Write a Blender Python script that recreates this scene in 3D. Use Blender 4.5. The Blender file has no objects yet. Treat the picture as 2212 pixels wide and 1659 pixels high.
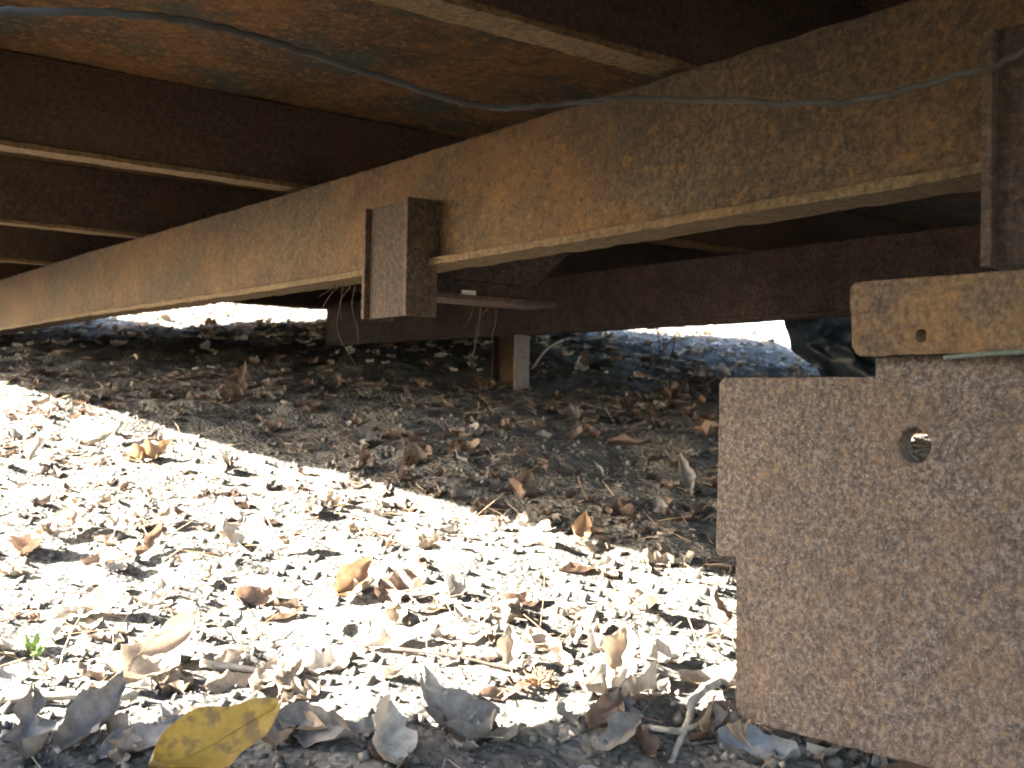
import bpy, bmesh, math, random
import numpy as np
from mathutils import Vector, Matrix, Euler

R = math.radians
scene = bpy.context.scene
COL = scene.collection
random.seed(7)
rng = np.random.default_rng(11)

# ------------------------------------------------------------------ camera
CAMZ = 0.60
PITCH, ROLL = R(0.93), R(1.03)
FOC = 2400.0            # focal length in units of a 2212-wide picture
cam_data = bpy.data.cameras.new('camera')
cam_data.sensor_width = 36.0
cam_data.lens = 36.0 * FOC / 2212.0
cam_data.clip_start = 0.02
cam_data.clip_end = 2000
cam_data.dof.use_dof = True
cam_data.dof.focus_distance = 1.9
cam_data.dof.aperture_fstop = 9.0
cam = bpy.data.objects.new('camera', cam_data)
COL.objects.link(cam)
fwd = Vector((0, math.cos(PITCH), math.sin(PITCH)))
r0 = Vector((1, 0, 0)); u0 = Vector((0, -math.sin(PITCH), math.cos(PITCH)))
rgt = r0 * math.cos(ROLL) + u0 * math.sin(ROLL)
upv = u0 * math.cos(ROLL) - r0 * math.sin(ROLL)
m = Matrix((rgt, upv, -fwd)).transposed().to_4x4()
m.translation = Vector((0, 0, CAMZ))
cam.matrix_world = m
scene.camera = cam

# ------------------------------------------------------------------ light
SUN_EL = R(28.0)
SUN_HEAD = R(5.0)       # the light travels towards +X, turned this much towards +Y
world = bpy.data.worlds.new('World'); scene.world = world
world.use_nodes = True
wn = world.node_tree.nodes; wl = world.node_tree.links
sky = wn.new('ShaderNodeTexSky'); sky.sky_type = 'NISHITA'
sky.sun_disc = False
sky.sun_elevation = SUN_EL
# the sky's sun stands opposite to where the light travels (-X side)
sky.sun_rotation = math.atan2(-math.cos(SUN_HEAD), -math.sin(SUN_HEAD))
sky.air_density = 1.0; sky.dust_density = 3.0; sky.ozone_density = 1.0
bg = wn['Background']; bg.inputs[1].default_value = 0.055
wl.new(sky.outputs[0], bg.inputs[0])
sun_data = bpy.data.lights.new('sun', 'SUN')
sun_data.energy = 5.0; sun_data.angle = R(0.55); sun_data.color = (1.0, 0.95, 0.86)
sun = bpy.data.objects.new('sun', sun_data); COL.objects.link(sun)
sdir = Vector((math.cos(SUN_EL) * math.cos(SUN_HEAD), math.cos(SUN_EL) * math.sin(SUN_HEAD), -math.sin(SUN_EL)))
sun.rotation_euler = sdir.to_track_quat('-Z', 'Y').to_euler()
sun.location = (-6, 0, 6)
vs = scene.view_settings
vs.view_transform = 'Standard'; vs.look = 'None'; vs.gamma = 1.0; vs.use_curve_mapping = False
vs.exposure = 5.35
scene.render.engine = 'CYCLES'
scene.cycles.max_bounces = 10
scene.cycles.diffuse_bounces = 6
scene.cycles.sample_clamp_indirect = 6.0
scene.cycles.use_denoising = True
scene.cycles.filter_width = 1.9

# ------------------------------------------------------------------ noise and terrain
def _hash(ix, iy, seed):
    h = (ix.astype(np.int64) * 374761393 + iy.astype(np.int64) * 668265263 + seed * 1442695041) & 0x7fffffff
    h = ((h ^ (h >> 13)) * 1274126177) & 0x7fffffff
    return ((h ^ (h >> 16)) & 0xffff) / 65535.0
def vnoise(x, y, seed=0):
    x = np.asarray(x, float); y = np.asarray(y, float)
    ix = np.floor(x); iy = np.floor(y); fx = x - ix; fy = y - iy
    fx = fx * fx * (3 - 2 * fx); fy = fy * fy * (3 - 2 * fy)
    a = _hash(ix, iy, seed); b = _hash(ix + 1, iy, seed); c = _hash(ix, iy + 1, seed); d = _hash(ix + 1, iy + 1, seed)
    return (a + (b - a) * fx) * (1 - fy) + (c + (d - c) * fx) * fy - 0.5
def fbm(x, y, f, octs, seed=0):
    s = 0; a = 1.0
    for k in range(octs):
        s = s + a * vnoise(np.asarray(x) * f, np.asarray(y) * f, seed + k * 17); f *= 2.03; a *= 0.5
    return s
def sst(a, b, x):
    t = np.clip((np.asarray(x, float) - a) / (b - a), 0, 1); return t * t * (3 - 2 * t)
def smooth_height(x, y):
    x = np.asarray(x, float); y = np.asarray(y, float)
    yy = np.clip(y, -6.0, 11.0)
    z = -0.68 + 0.156 * yy
    z = np.where(y < 0, z * 1.0, z)
    # the bank falls away on the far right
    z = z - 0.95 * sst(1.60, 2.45, x) * sst(4.8, 6.4, y) - 1.5 * sst(1.64, 2.35, x) * sst(6.8, 8.4, y)
    return z
def height(x, y):
    x = np.asarray(x, float); y = np.asarray(y, float)
    z = smooth_height(x, y) + CAMZ
    damp = 1.0 / (1.0 + ((x / 20.0) ** 2 + (y / 20.0) ** 2))
    z = z + damp * (0.045 * fbm(x, y, 1.3, 2, 3) + 0.040 * fbm(x, y, 5.5, 3, 9) + 0.009 * fbm(x, y, 34.0, 2, 21))
    return z
def hgt(x, y): return float(height(np.array([x]), np.array([y]))[0])
def nrm(x, y, e=0.03):
    h = height(np.array([x + e, x - e, x, x]), np.array([y, y, y + e, y - e]))
    return Vector((-(h[0] - h[1]) / (2 * e), -(h[2] - h[3]) / (2 * e), 1)).normalized()

# points of the place from picture points (2212 x 1659)
def ray(px, py):
    u = (px - 1106.0) / FOC; v = (829.5 - py) / FOC
    return fwd + rgt * u + upv * v
def on_ground(px, py):
    d = ray(px, py); t = np.arange(0.8, 14, 0.006)
    k = np.nonzero(CAMZ + d.z * t < height(d.x * t, d.y * t))[0]
    t = float(t[k[0]]) if len(k) else 14.0
    return Vector((0, 0, CAMZ)) + d * t
ANG = R(37.4)
CN, SN = math.cos(ANG), math.sin(ANG)
def on_plane(px, py, n):
    """local (n, s, z) of the platform's axes where the sight line meets the plane n"""
    d = ray(px, py); k = d.x * CN + d.y * SN; t = n / k
    return (n, t * (-SN * d.x + CN * d.y), CAMZ + t * d.z)
def at(px, py, depth):
    d = ray(px, py); return Vector((0, 0, CAMZ)) + d * (depth / d.y)

# ------------------------------------------------------------------ materials
def new_mat(name):
    mt = bpy.data.materials.new(name); mt.use_nodes = True
    nt = mt.node_tree; b = nt.nodes['Principled BSDF']
    return mt, nt, b
def ramp(nt, fac, stops):
    r = nt.nodes.new('ShaderNodeValToRGB'); e = r.color_ramp.elements
    while len(e) < len(stops): e.new(0.5)
    for i, (p, c) in enumerate(stops):
        e[i].position = p; e[i].color = (*c, 1) if len(c) == 3 else c
    nt.links.new(fac, r.inputs[0]); return r.outputs[0]
def tex(nt, kind, vec, scale, **kw):
    n = nt.nodes.new('ShaderNodeTex' + kind)
    nt.links.new(vec, n.inputs['Vector']); n.inputs['Scale'].default_value = scale
    for k, v in kw.items():
        n.inputs[k].default_value = v
    return n
def mixc(nt, fac, a, b, mode='MIX'):
    n = nt.nodes.new('ShaderNodeMix'); n.data_type = 'RGBA'; n.blend_type = mode
    for s, v in ((n.inputs[0], fac), (n.inputs[6], a), (n.inputs[7], b)):
        if hasattr(v, 'is_linked') or isinstance(v, bpy.types.NodeSocket): nt.links.new(v, s)
        elif isinstance(v, (int, float)): s.default_value = v
        else: s.default_value = (*v, 1)
    return n.outputs[2]
def coords(nt, scl=(1, 1, 1)):
    c = nt.nodes.new('ShaderNodeTexCoord'); mp = nt.nodes.new('ShaderNodeMapping')
    mp.inputs['Scale'].default_value = scl
    nt.links.new(c.outputs['Object'], mp.inputs[0]); return mp.outputs[0]
def bump(nt, b, hsock, strength, dist):
    n = nt.nodes.new('ShaderNodeBump'); n.inputs['Strength'].default_value = strength
    n.inputs['Distance'].default_value = dist
    nt.links.new(hsock, n.inputs['Height']); nt.links.new(n.outputs[0], b.inputs['Normal'])
def rust(name, dark, mid, orange, pale, speck=(0.30, 0.27, 0.25), speck_amt=0.35, fine=160.0, big=5.0,
         orange_lo=0.45, orange_hi=0.7, moss=None, rough=0.86, stain_amt=0.5, bmp=0.55, stretch=(1, 1, 1), flecks=None):
    mt, nt, b = new_mat(name)
    v = coords(nt, stretch)
    n1 = tex(nt, 'Noise', v, big, Detail=8, Roughness=0.62, Distortion=0.4)
    n2 = tex(nt, 'Noise', v, fine * 0.5, Detail=6, Roughness=0.72)
    n3 = tex(nt, 'Noise', v, fine, Detail=4, Roughness=0.7)
    n4 = tex(nt, 'Noise', v, big * 3.1, Detail=8, Roughness=0.65, Distortion=0.8)
    base = ramp(nt, n2.outputs[0], [(0.36, dark), (0.5, mid), (0.62, pale)])
    patch = ramp(nt, n1.outputs[0], [(orange_lo, (0, 0, 0)), (orange_hi, (1, 1, 1))])
    c = mixc(nt, patch, base, mixc(nt, 0.45, orange, base))
    stain = ramp(nt, n4.outputs[0], [(0.47, (0, 0, 0)), (0.74, (stain_amt,) * 3)])
    c = mixc(nt, stain, c, dark)
    if moss:
        n5 = tex(nt, 'Noise', v, 4.3, Detail=5, Roughness=0.55)
        c = mixc(nt, ramp(nt, n5.outputs[0], [(0.53, (0, 0, 0)), (0.62, (0.85, 0.85, 0.85))]), c, moss)
    sp = ramp(nt, n3.outputs[0], [(0.60, (0, 0, 0)), (0.70, (speck_amt,) * 3)])
    c = mixc(nt, sp, c, speck)
    if flecks:
        n6 = tex(nt, 'Noise', v, fine * 0.28, Detail=5, Roughness=0.7, Distortion=0.3)
        c = mixc(nt, ramp(nt, n6.outputs[0], [(0.56, (0, 0, 0)), (0.63, (0.65, 0.65, 0.65))]), c, flecks)
        c = mixc(nt, ramp(nt, n6.outputs[0], [(0.36, (0.7, 0.7, 0.7)), (0.44, (0, 0, 0))]), c, dark)
    sp2 = ramp(nt, n3.outputs[0], [(0.30, (0.6,) * 3), (0.42, (0, 0, 0))])
    c = mixc(nt, sp2, c, dark)
    nt.links.new(c, b.inputs['Base Color'])
    b.inputs['Roughness'].default_value = rough
    b.inputs['Specular IOR Level'].default_value = 0.25
    ad = nt.nodes.new('ShaderNodeMath'); ad.operation = 'ADD'
    nt.links.new(n2.outputs[0], ad.inputs[0]); nt.links.new(n3.outputs[0], ad.inputs[1])
    bump(nt, b, ad.outputs[0], bmp, 0.006)
    return mt
M = {}
M['beam'] = rust('rusted_beam_steel', (0.01377, 0.00837, 0.00432), (0.03807, 0.02385, 0.01062), (0.08505, 0.0385, 0.00792), (0.05832, 0.03934, 0.0189), speck=(0.08505, 0.07114, 0.0495), big=1.5, orange_lo=0.42, orange_hi=0.60, stain_amt=0.75, fine=210, flecks=(0.0972, 0.04855, 0.0108))
M['flange'] = rust('rusted_flange_steel', (0.02509, 0.01464, 0.005576), (0.05855, 0.03555, 0.01324), (0.08015, 0.04391, 0.01115), (0.07528, 0.05437, 0.0237), speck=(0.08712, 0.07319, 0.04182), big=2.0)
M['joist'] = rust('rusted_joist_steel', (0.008528, 0.004592, 0.002362), (0.02427, 0.01246, 0.005904), (0.04723, 0.0223, 0.007216), (0.03936, 0.0223, 0.01023), speck=(0.0656, 0.04854, 0.03936), big=4.0, speck_amt=0.15)
M['far'] = rust('rusted_far_beam_steel', (0.012, 0.007875, 0.00638), (0.042, 0.0273, 0.0209), (0.075, 0.0399, 0.0209), (0.062, 0.04515, 0.0341), speck=(0.08, 0.0714, 0.0638), big=4.0, speck_amt=0.25, stain_amt=0.85)
M['lip'] = rust('rusted_joist_flange', (0.03116, 0.01714, 0.006232), (0.07634, 0.04362, 0.0148), (0.1052, 0.05687, 0.0148), (0.09737, 0.06466, 0.02726), speck=(0.09348, 0.074, 0.04674), big=5.0, speck_amt=0.2)
M['deck'] = rust('rusted_deck_steel', (0.006776, 0.003528, 0.001596), (0.04189, 0.01953, 0.005586), (0.1294, 0.05418, 0.009044), (0.0924, 0.04536, 0.01263), speck=(0.1602, 0.08568, 0.0266), fine=170, big=2.3, orange_lo=0.44, orange_hi=0.58, moss=(0.01602, 0.02205, 0.01529), speck_amt=0.5, stain_amt=0.95, bmp=1.0, flecks=(0.1725, 0.0756, 0.01463))
M['bracket'] = rust('dark_pitted_steel', (0.006104, 0.003715, 0.002241), (0.01899, 0.01084, 0.006443), (0.03731, 0.01797, 0.008406), (0.03731, 0.02353, 0.01456), speck=(0.05426, 0.04026, 0.03082), big=9.0)
M['rib'] = rust('lit_pitted_steel', (0.011, 0.0068, 0.0042), (0.032, 0.0195, 0.0112), (0.06, 0.03, 0.0105), (0.056, 0.039, 0.025), speck=(0.085, 0.068, 0.052), big=9.0, stain_amt=0.7, flecks=(0.075, 0.038, 0.012))  # lighter than the web steel; light on the flange tips is in the colour
M['plate'] = rust('speckled_rusty_plate', (0.02016, 0.01478, 0.01254), (0.0616, 0.0448, 0.03472), (0.0952, 0.056, 0.02352), (0.1098, 0.08848, 0.07168), speck=(0.168, 0.1646, 0.168), speck_amt=0.75, fine=330, big=9.0, orange_lo=0.50, orange_hi=0.80, stain_amt=0.4, flecks=(0.112, 0.06832, 0.02912))
M['bar'] = rust('orange_rusty_bar', (0.01858, 0.0124, 0.01087), (0.05573, 0.03506, 0.01966), (0.1122, 0.05985, 0.01604), (0.08901, 0.06156, 0.03519), speck=(0.1006, 0.09832, 0.1118), speck_amt=0.45, fine=250, big=12.0, orange_lo=0.38, orange_hi=0.66, stain_amt=0.6, flecks=(0.1238, 0.06669, 0.01656))
M['post'] = rust('brown_post_steel', (0.05, 0.031, 0.024), (0.10, 0.066, 0.05), (0.12, 0.068, 0.042), (0.15, 0.11, 0.09), speck=(0.18, 0.16, 0.14), big=5.0)

M['post_lit'] = rust('lit_post_steel', (0.10, 0.075, 0.065), (0.19, 0.15, 0.13), (0.2, 0.13, 0.10), (0.26, 0.22, 0.20), speck=(0.3, 0.28, 0.26), big=5.0)  # lighter copy of the post steel; light on one face put into the colour
def simple(name, c1, c2, scale, rough=0.9, bs=0.4, bd=0.003, scl=(1, 1, 1), detail=6):
    mt, nt, b = new_mat(name); v = coords(nt, scl)
    n = tex(nt, 'Noise', v, scale, Detail=detail, Roughness=0.65)
    nt.links.new(ramp(nt, n.outputs[0], [(0.35, c1), (0.65, c2)]), b.inputs['Base Color'])
    b.inputs['Roughness'].default_value = rough; b.inputs['Specular IOR Level'].default_value = 0.25
    bump(nt, b, n.outputs[0], bs, bd); return mt
M['wire'] = simple('dusty_grey_cable', (0.016, 0.0125, 0.008), (0.03, 0.03, 0.028), 9)
M['wire2'] = simple('pale_green_wire', (0.035, 0.045, 0.035), (0.07, 0.083, 0.063), 60)
M['root'] = simple('grey_root_bark', (0.10, 0.085, 0.067), (0.22, 0.192, 0.15), 70, bs=0.7)
M['strand'] = simple('dry_rootlet', (0.014, 0.009, 0.006), (0.034, 0.021, 0.013), 40)
M['stick'] = simple('dry_stick_bark', (0.15, 0.12, 0.085), (0.30, 0.25, 0.185), 50, scl=(1, 1, 4))
M['wood'] = simple('shade_fence_wood', (0.13, 0.115, 0.10), (0.24, 0.21, 0.18), 14, scl=(1, 6, 0.5))
M['green'] = simple('weed_green', (0.10, 0.17, 0.05), (0.20, 0.28, 0.09), 40)
M['tag'] = simple('pale_tag', (0.5, 0.46, 0.38), (0.62, 0.58, 0.5), 60)
mt, nt, b = new_mat('black_plastic_sheet'); v = coords(nt)
n = tex(nt, 'Noise', v, 9, Detail=5)
nt.links.new(ramp(nt, n.outputs[0], [(0.3, (0.014, 0.021, 0.03)), (0.7, (0.042, 0.06, 0.082))]), b.inputs['Base Color'])
b.inputs['Roughness'].default_value = 0.42; bump(nt, b, n.outputs[0], 0.5, 0.03); M['plastic'] = mt
# soil
mt, nt, b = new_mat('dry_soil'); v = coords(nt)
n1 = tex(nt, 'Noise', v, 6.5, Detail=8, Roughness=0.62); n2 = tex(nt, 'Noise', v, 45, Detail=8, Roughness=0.72); n3 = tex(nt, 'Voronoi', v, 75)
c = ramp(nt, n2.outputs[0], [(0.32, (0.044, 0.040, 0.034)), (0.5, (0.088, 0.081, 0.069)), (0.70, (0.15, 0.14, 0.122))])
c = mixc(nt, ramp(nt, n1.outputs[0], [(0.4, (0, 0, 0)), (0.65, (0.85, 0.85, 0.85))]), c, (0.036, 0.0325, 0.028))
nt.links.new(c, b.inputs['Base Color']); b.inputs['Roughness'].default_value = 0.95; b.inputs['Specular IOR Level'].default_value = 0.15
ad = nt.nodes.new('ShaderNodeMath'); ad.operation = 'SUBTRACT'
nt.links.new(n2.outputs[0], ad.inputs[0]); nt.links.new(n3.outputs['Distance'], ad.inputs[1])
bump(nt, b, ad.outputs[0], 0.8, 0.012); M['soil'] = mt

def leaf_mat(name, dark, light, spots=None, attr=False, unit=1.0):
    mt, nt, b = new_mat(name); v = coords(nt)
    n1 = tex(nt, 'Noise', v, 9 if unit == 1.0 and not attr else 28, Detail=7, Roughness=0.68)
    if attr:
        a = nt.nodes.new('ShaderNodeAttribute'); a.attribute_name = 'leafcol'
        c = mixc(nt, 1.0, a.outputs['Color'], ramp(nt, n1.outputs[0], [(0.3, (0.55, 0.52, 0.5)), (0.7, (1.25, 1.22, 1.2))]), 'MULTIPLY')
    else:
        c = ramp(nt, n1.outputs[0], [(0.33, dark), (0.66, light)])
        oi = nt.nodes.new('ShaderNodeObjectInfo')
        c = mixc(nt, 1.0, c, ramp(nt, oi.outputs['Random'], [(0, (0.72, 0.7, 0.68)), (1, (1.22, 1.2, 1.18))]), 'MULTIPLY')
    if not attr:
        sx = nt.nodes.new('ShaderNodeSeparateXYZ'); nt.links.new(v, sx.inputs[0])
        def mth(op, a_, b_=None):
            q_ = nt.nodes.new('ShaderNodeMath'); q_.operation = op
            for ii_, vv_ in enumerate((a_, b_)):
                if vv_ is None: continue
                if isinstance(vv_, (int, float)): q_.inputs[ii_].default_value = vv_
                else: nt.links.new(vv_, q_.inputs[ii_])
            return q_.outputs[0]
        ay = mth('ABSOLUTE', sx.outputs[1])
        sv = mth('SINE', mth('MULTIPLY', mth('SUBTRACT', sx.outputs[0], mth('MULTIPLY', ay, 0.9)), 62.0 / unit))
        vn = mth('MAXIMUM', mth('GREATER_THAN', sv, 0.93), mth('LESS_THAN', ay, 0.011 * unit))
        c = mixc(nt, mth('MULTIPLY', vn, 0.28), c, light)
    if spots:
        n2 = tex(nt, 'Noise', v, 34, Detail=4, Roughness=0.6)
        c = mixc(nt, ramp(nt, n2.outputs[0], [(0.54, (0, 0, 0)), (0.63, (0.8, 0.8, 0.8))]), c, spots)
    nt.links.new(c, b.inputs['Base Color'])
    b.inputs['Roughness'].default_value = 0.62; b.inputs['Specular IOR Level'].default_value = 0.3
    tr = nt.nodes.new('ShaderNodeBsdfTranslucent'); nt.links.new(c, tr.inputs[0])
    ms = nt.nodes.new('ShaderNodeMixShader'); ms.inputs[0].default_value = 0.22
    nt.links.new(b.outputs[0], ms.inputs[1]); nt.links.new(tr.outputs[0], ms.inputs[2])
    nt.links.new(ms.outputs[0], nt.nodes['Material Output'].inputs[0])
    bump(nt, b, n1.outputs[0], 0.4, 0.004)
    return mt
M['leaf_tan'] = leaf_mat('dry_tan_leaf', (0.14, 0.105, 0.073), (0.25, 0.2, 0.148))
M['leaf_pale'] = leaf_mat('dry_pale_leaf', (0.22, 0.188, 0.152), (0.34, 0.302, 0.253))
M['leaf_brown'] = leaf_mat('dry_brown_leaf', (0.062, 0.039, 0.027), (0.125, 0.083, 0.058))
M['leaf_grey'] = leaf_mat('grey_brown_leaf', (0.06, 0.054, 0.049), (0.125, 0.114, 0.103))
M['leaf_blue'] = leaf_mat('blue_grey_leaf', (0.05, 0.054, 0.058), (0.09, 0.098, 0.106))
M['leaf_orange'] = leaf_mat('orange_brown_leaf', (0.12, 0.066, 0.034), (0.21, 0.135, 0.077))
M['leaf_yellow'] = leaf_mat('yellow_leaf', (0.155, 0.088, 0.011), (0.235, 0.142, 0.021), spots=(0.095, 0.055, 0.02), unit=0.165)
M['litter'] = leaf_mat('leaf_litter', None, None, attr=True)

# ------------------------------------------------------------------ mesh helpers
def link(o, parent=None):
    COL.objects.link(o)
    if parent is not None: o.parent = parent
    return o
def mesh_obj(name, verts, faces, mat, parent=None, smooth=False):
    me = bpy.data.meshes.new(name); me.from_pydata([tuple(v) for v in verts], [], faces); me.update()
    if mat is not None: me.materials.append(M[mat] if isinstance(mat, str) else mat)
    if smooth: me.polygons.foreach_set('use_smooth', [True] * len(me.polygons))
    o = bpy.data.objects.new(name, me); return link(o, parent)
def tag(o, label, cat, group=None, kind=None):
    if label: o['label'] = label
    if cat: o['category'] = cat
    if group: o['group'] = group
    if kind: o['kind'] = kind
    return o
def thing(name, loc, rz, label, cat, group=None):
    o = bpy.data.objects.new(name, None); o.empty_display_size = 0.1
    link(o); o.location = loc; o.rotation_euler = (0, 0, rz); return tag(o, label, cat, group)
def extrude_profile(name, prof, axis, a0, a1, seg, mat, parent, jit=0.0008, sag=None, seed=1):
    """prof: closed polygon of (p, z); swept along s (axis 1) or n (axis 0) with uneven rusted edges"""
    # densify the profile a little so that the faces are not perfectly flat
    pts = []
    for i in range(len(prof)):
        p, q = Vector(prof[i]), Vector(prof[(i + 1) % len(prof)])
        k = max(1, min(8, int((q - p).length / 0.03)))
        for j in range(k): pts.append(p.lerp(q, j / k))
    N = len(pts); V = []; F = []
    rr = np.random.default_rng(seed)
    for i in range(seg + 1):
        a = a0 + (a1 - a0) * i / seg
        dz = sag(a) if sag else 0
        for j, p in enumerate(pts):
            w = rr.normal(0, jit, 2)
            lo = 0.9 * jit * math.sin(a * 3.1 + j)
            P = (p.x + w[0] + lo, a, p.y + w[1] + dz) if axis == 1 else (a, p.x + w[0] + lo, p.y + w[1] + dz)
            V.append(P)
    for i in range(seg):
        for j in range(N):
            k = (j + 1) % N
            F.append((i * N + j, i * N + k, (i + 1) * N + k, (i + 1) * N + j))
    F.append(tuple(range(N - 1, -1, -1))); F.append(tuple(range(seg * N, seg * N + N)))
    o = mesh_obj(name, V, F, mat, parent)
    bm = bmesh.new(); bm.from_mesh(o.data); bmesh.ops.recalc_face_normals(bm, faces=bm.faces); bm.to_mesh(o.data); bm.free()
    return o
def bevel_obj(o, w, seg=2):
    bm = bmesh.new(); bm.from_mesh(o.data)
    bmesh.ops.recalc_face_normals(bm, faces=bm.faces)
    ed = [e for e in bm.edges if len(e.link_faces) == 2 and e.calc_face_angle(0) > 0.6]
    bmesh.ops.bevel(bm, geom=ed, offset=w, segments=seg, affect='EDGES', profile=0.6)
    bm.to_mesh(o.data); bm.free(); return o
def box(name, x0, x1, y0, y1, z0, z1, mat, parent=None, bev=0.0015):
    V = [(x, y, z) for x in (x0, x1) for y in (y0, y1) for z in (z0, z1)]
    F = [(0, 1, 3, 2), (4, 6, 7, 5), (0, 4, 5, 1), (2, 3, 7, 6), (0, 2, 6, 4), (1, 5, 7, 3)]
    o = mesh_obj(name, V, F, mat, parent)
    return bevel_obj(o, bev) if bev else o
def tube(name, pts, rad, mat, parent=None, sides=8, ret=False):
    pts = [Vector(p) for p in pts]; V = []; F = []
    for i, p in enumerate(pts):
        t = (pts[min(i + 1, len(pts) - 1)] - pts[max(i - 1, 0)]).normalized()
        a = t.cross(Vector((0.13, 0.21, 0.97))).normalized(); bb = t.cross(a)
        r = rad(i / (len(pts) - 1)) if callable(rad) else rad
        for k in range(sides):
            an = 2 * math.pi * k / sides
            V.append(p + a * (r * math.cos(an)) + bb * (r * math.sin(an)))
    for i in range(len(pts) - 1):
        for k in range(sides):
            q = (k + 1) % sides
            F.append((i * sides + k, i * sides + q, (i + 1) * sides + q, (i + 1) * sides + k))
    F.append(tuple(range(sides - 1, -1, -1))); n = (len(pts) - 1) * sides; F.append(tuple(range(n, n + sides)))
    if ret: return V, F
    return mesh_obj(name, V, F, mat, parent, smooth=True)
def spline(ctrl, per=8):
    P = [Vector(c) for c in ctrl]; P = [P[0] * 2 - P[1]] + P + [P[-1] * 2 - P[-2]]; out = []
    for i in range(1, len(P) - 2):
        for k in range(per):
            t = k / per; a, b_, c, d = P[i - 1], P[i], P[i + 1], P[i + 2]
            out.append(0.5 * ((2 * b_) + (c - a) * t + (2 * a - 5 * b_ + 4 * c - d) * t * t + (3 * b_ - a - 3 * c + d) * t ** 3))
    out.append(P[-2]); return out
def plate_poly(name, outline, n0, n1, mat, parent, holes=(), bev=0.002, rag=0.0):
    """a steel plate: outline of (s, z) between the planes n0 and n1, with real round holes (s, z, r)"""
    bm = bmesh.new()
    if rag:
        o2 = []
        for i_, p_ in enumerate(outline):
            q_ = outline[(i_ + 1) % len(outline)]; k_ = max(1, int(math.hypot(q_[0] - p_[0], q_[1] - p_[1]) / 0.009))
            for j_ in range(k_):
                o2.append((p_[0] + (q_[0] - p_[0]) * j_ / k_ + random.gauss(0, rag), p_[1] + (q_[1] - p_[1]) * j_ / k_ + random.gauss(0, rag)))
        outline = o2
    loops = [list(outline)]
    for (hs, hz, hr) in holes:
        ns_ = 40 if hr > 0.01 else 14
        loops.append([(hs + hr * math.cos(2 * math.pi * k / ns_), hz + hr * math.sin(2 * math.pi * k / ns_)) for k in range(ns_)])
    rings = []; eds = []
    for lp in loops:
        vs_ = [bm.verts.new((n0, s, z)) for s, z in lp]
        for i in range(len(vs_)): eds.append(bm.edges.new((vs_[i], vs_[(i + 1) % len(vs_)])))
        rings.append(vs_)
    bmesh.ops.triangle_fill(bm, edges=eds, use_beauty=True)
    front = list(bm.faces)
    # drop whatever was filled inside the holes
    for (hs, hz, hr) in holes:
        for f in list(bm.faces):
            cc = f.calc_center_median()
            if math.hypot(cc.y - hs, cc.z - hz) < hr * 0.98: bm.faces.remove(f)
    g = bmesh.ops.extrude_face_region(bm, geom=list(bm.faces))
    for e in g['geom']:
        if isinstance(e, bmesh.types.BMVert): e.co.x = n1
    # the front cap remains; extrude_face_region keeps the originals only as the new ones, so close it
    bmesh.ops.recalc_face_normals(bm, faces=bm.faces)
    bnd = [e for e in bm.edges if len(e.link_faces) == 1]
    if bnd:
        res = bmesh.ops.triangle_fill(bm, edges=bnd, use_beauty=True)
        for (hs, hz, hr) in holes:
            for f in list(bm.faces):
                cc = f.calc_center_median()
                if math.hypot(cc.y - hs, cc.z - hz) < hr * 0.98 and abs(f.normal.x) > 0.9: bm.faces.remove(f)
        bmesh.ops.recalc_face_normals(bm, faces=bm.faces)
    bmesh.ops.dissolve_limit(bm, angle_limit=0.01, verts=bm.verts, edges=bm.edges, delimit=set())
    me = bpy.data.meshes.new(name); bm.to_mesh(me); bm.free(); me.materials.append(M[mat])
    o = bpy.data.objects.new(name, me); link(o, parent)
    if bev: bevel_obj(o, bev, 2)
    return o
def rounded(poly, rad, seg=6):
    out = []
    for i, p in enumerate(poly):
        p = Vector(p[:2]); a = Vector(poly[i - 1][:2]); b_ = Vector(poly[(i + 1) % len(poly)][:2])
        r = rad[i] if isinstance(rad, (list, tuple)) else rad
        if r <= 0: out.append(tuple(p)); continue
        u = (a - p).normalized() * r; w = (b_ - p).normalized() * r
        for k in range(seg + 1):
            t = k / seg; out.append(tuple((p + u) * (1 - t) ** 2 + p * 2 * t * (1 - t) + (p + w) * t * t))
    return out

# ------------------------------------------------------------------ ground: one sheet out to the horizon
def axis_pts(lo, hi, fine_lo, fine_hi, step_fn):
    a = [fine_lo]
    while a[-1] < fine_hi: a.append(a[-1] + step_fn(a[-1]))
    st = step_fn(fine_hi)
    while a[-1] < hi: st *= 1.35; a.append(a[-1] + st)
    b_ = [fine_lo]; st = step_fn(fine_lo)
    while b_[-1] > lo: st *= 1.35; b_.append(b_[-1] - st)
    return np.array(b_[:0:-1] + a)
gx = axis_pts(-600, 600, -3.2, 2.6, lambda x: 0.0125)
gy = axis_pts(-600, 800, 1.1, 9.0, lambda y: max(0.0095, 0.0055 * y))
GX, GY = np.meshgrid(gx, gy)
GZ = height(GX, GY)
nx, ny = len(gx), len(gy)
me = bpy.data.meshes.new('ground')
co = np.stack([GX, GY, GZ], -1).reshape(-1, 3)
me.vertices.add(len(co)); me.vertices.foreach_set('co', co.ravel())
ii = (np.arange(ny - 1)[:, None] * nx + np.arange(nx - 1)[None]).ravel()
quads = np.stack([ii, ii + 1, ii + nx + 1, ii + nx], -1).astype(np.int32)
me.loops.add(quads.size); me.loops.foreach_set('vertex_index', quads.ravel())
me.polygons.add(len(quads)); me.polygons.foreach_set('loop_start', np.arange(0, quads.size, 4)); me.polygons.foreach_set('loop_total', np.full(len(quads), 4))
me.update(calc_edges=True); me.polygons.foreach_set('use_smooth', np.ones(len(quads), bool))
me.materials.append(M['soil'])
ground = link(bpy.data.objects.new('ground', me)); ground['kind'] = 'structure'

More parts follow.
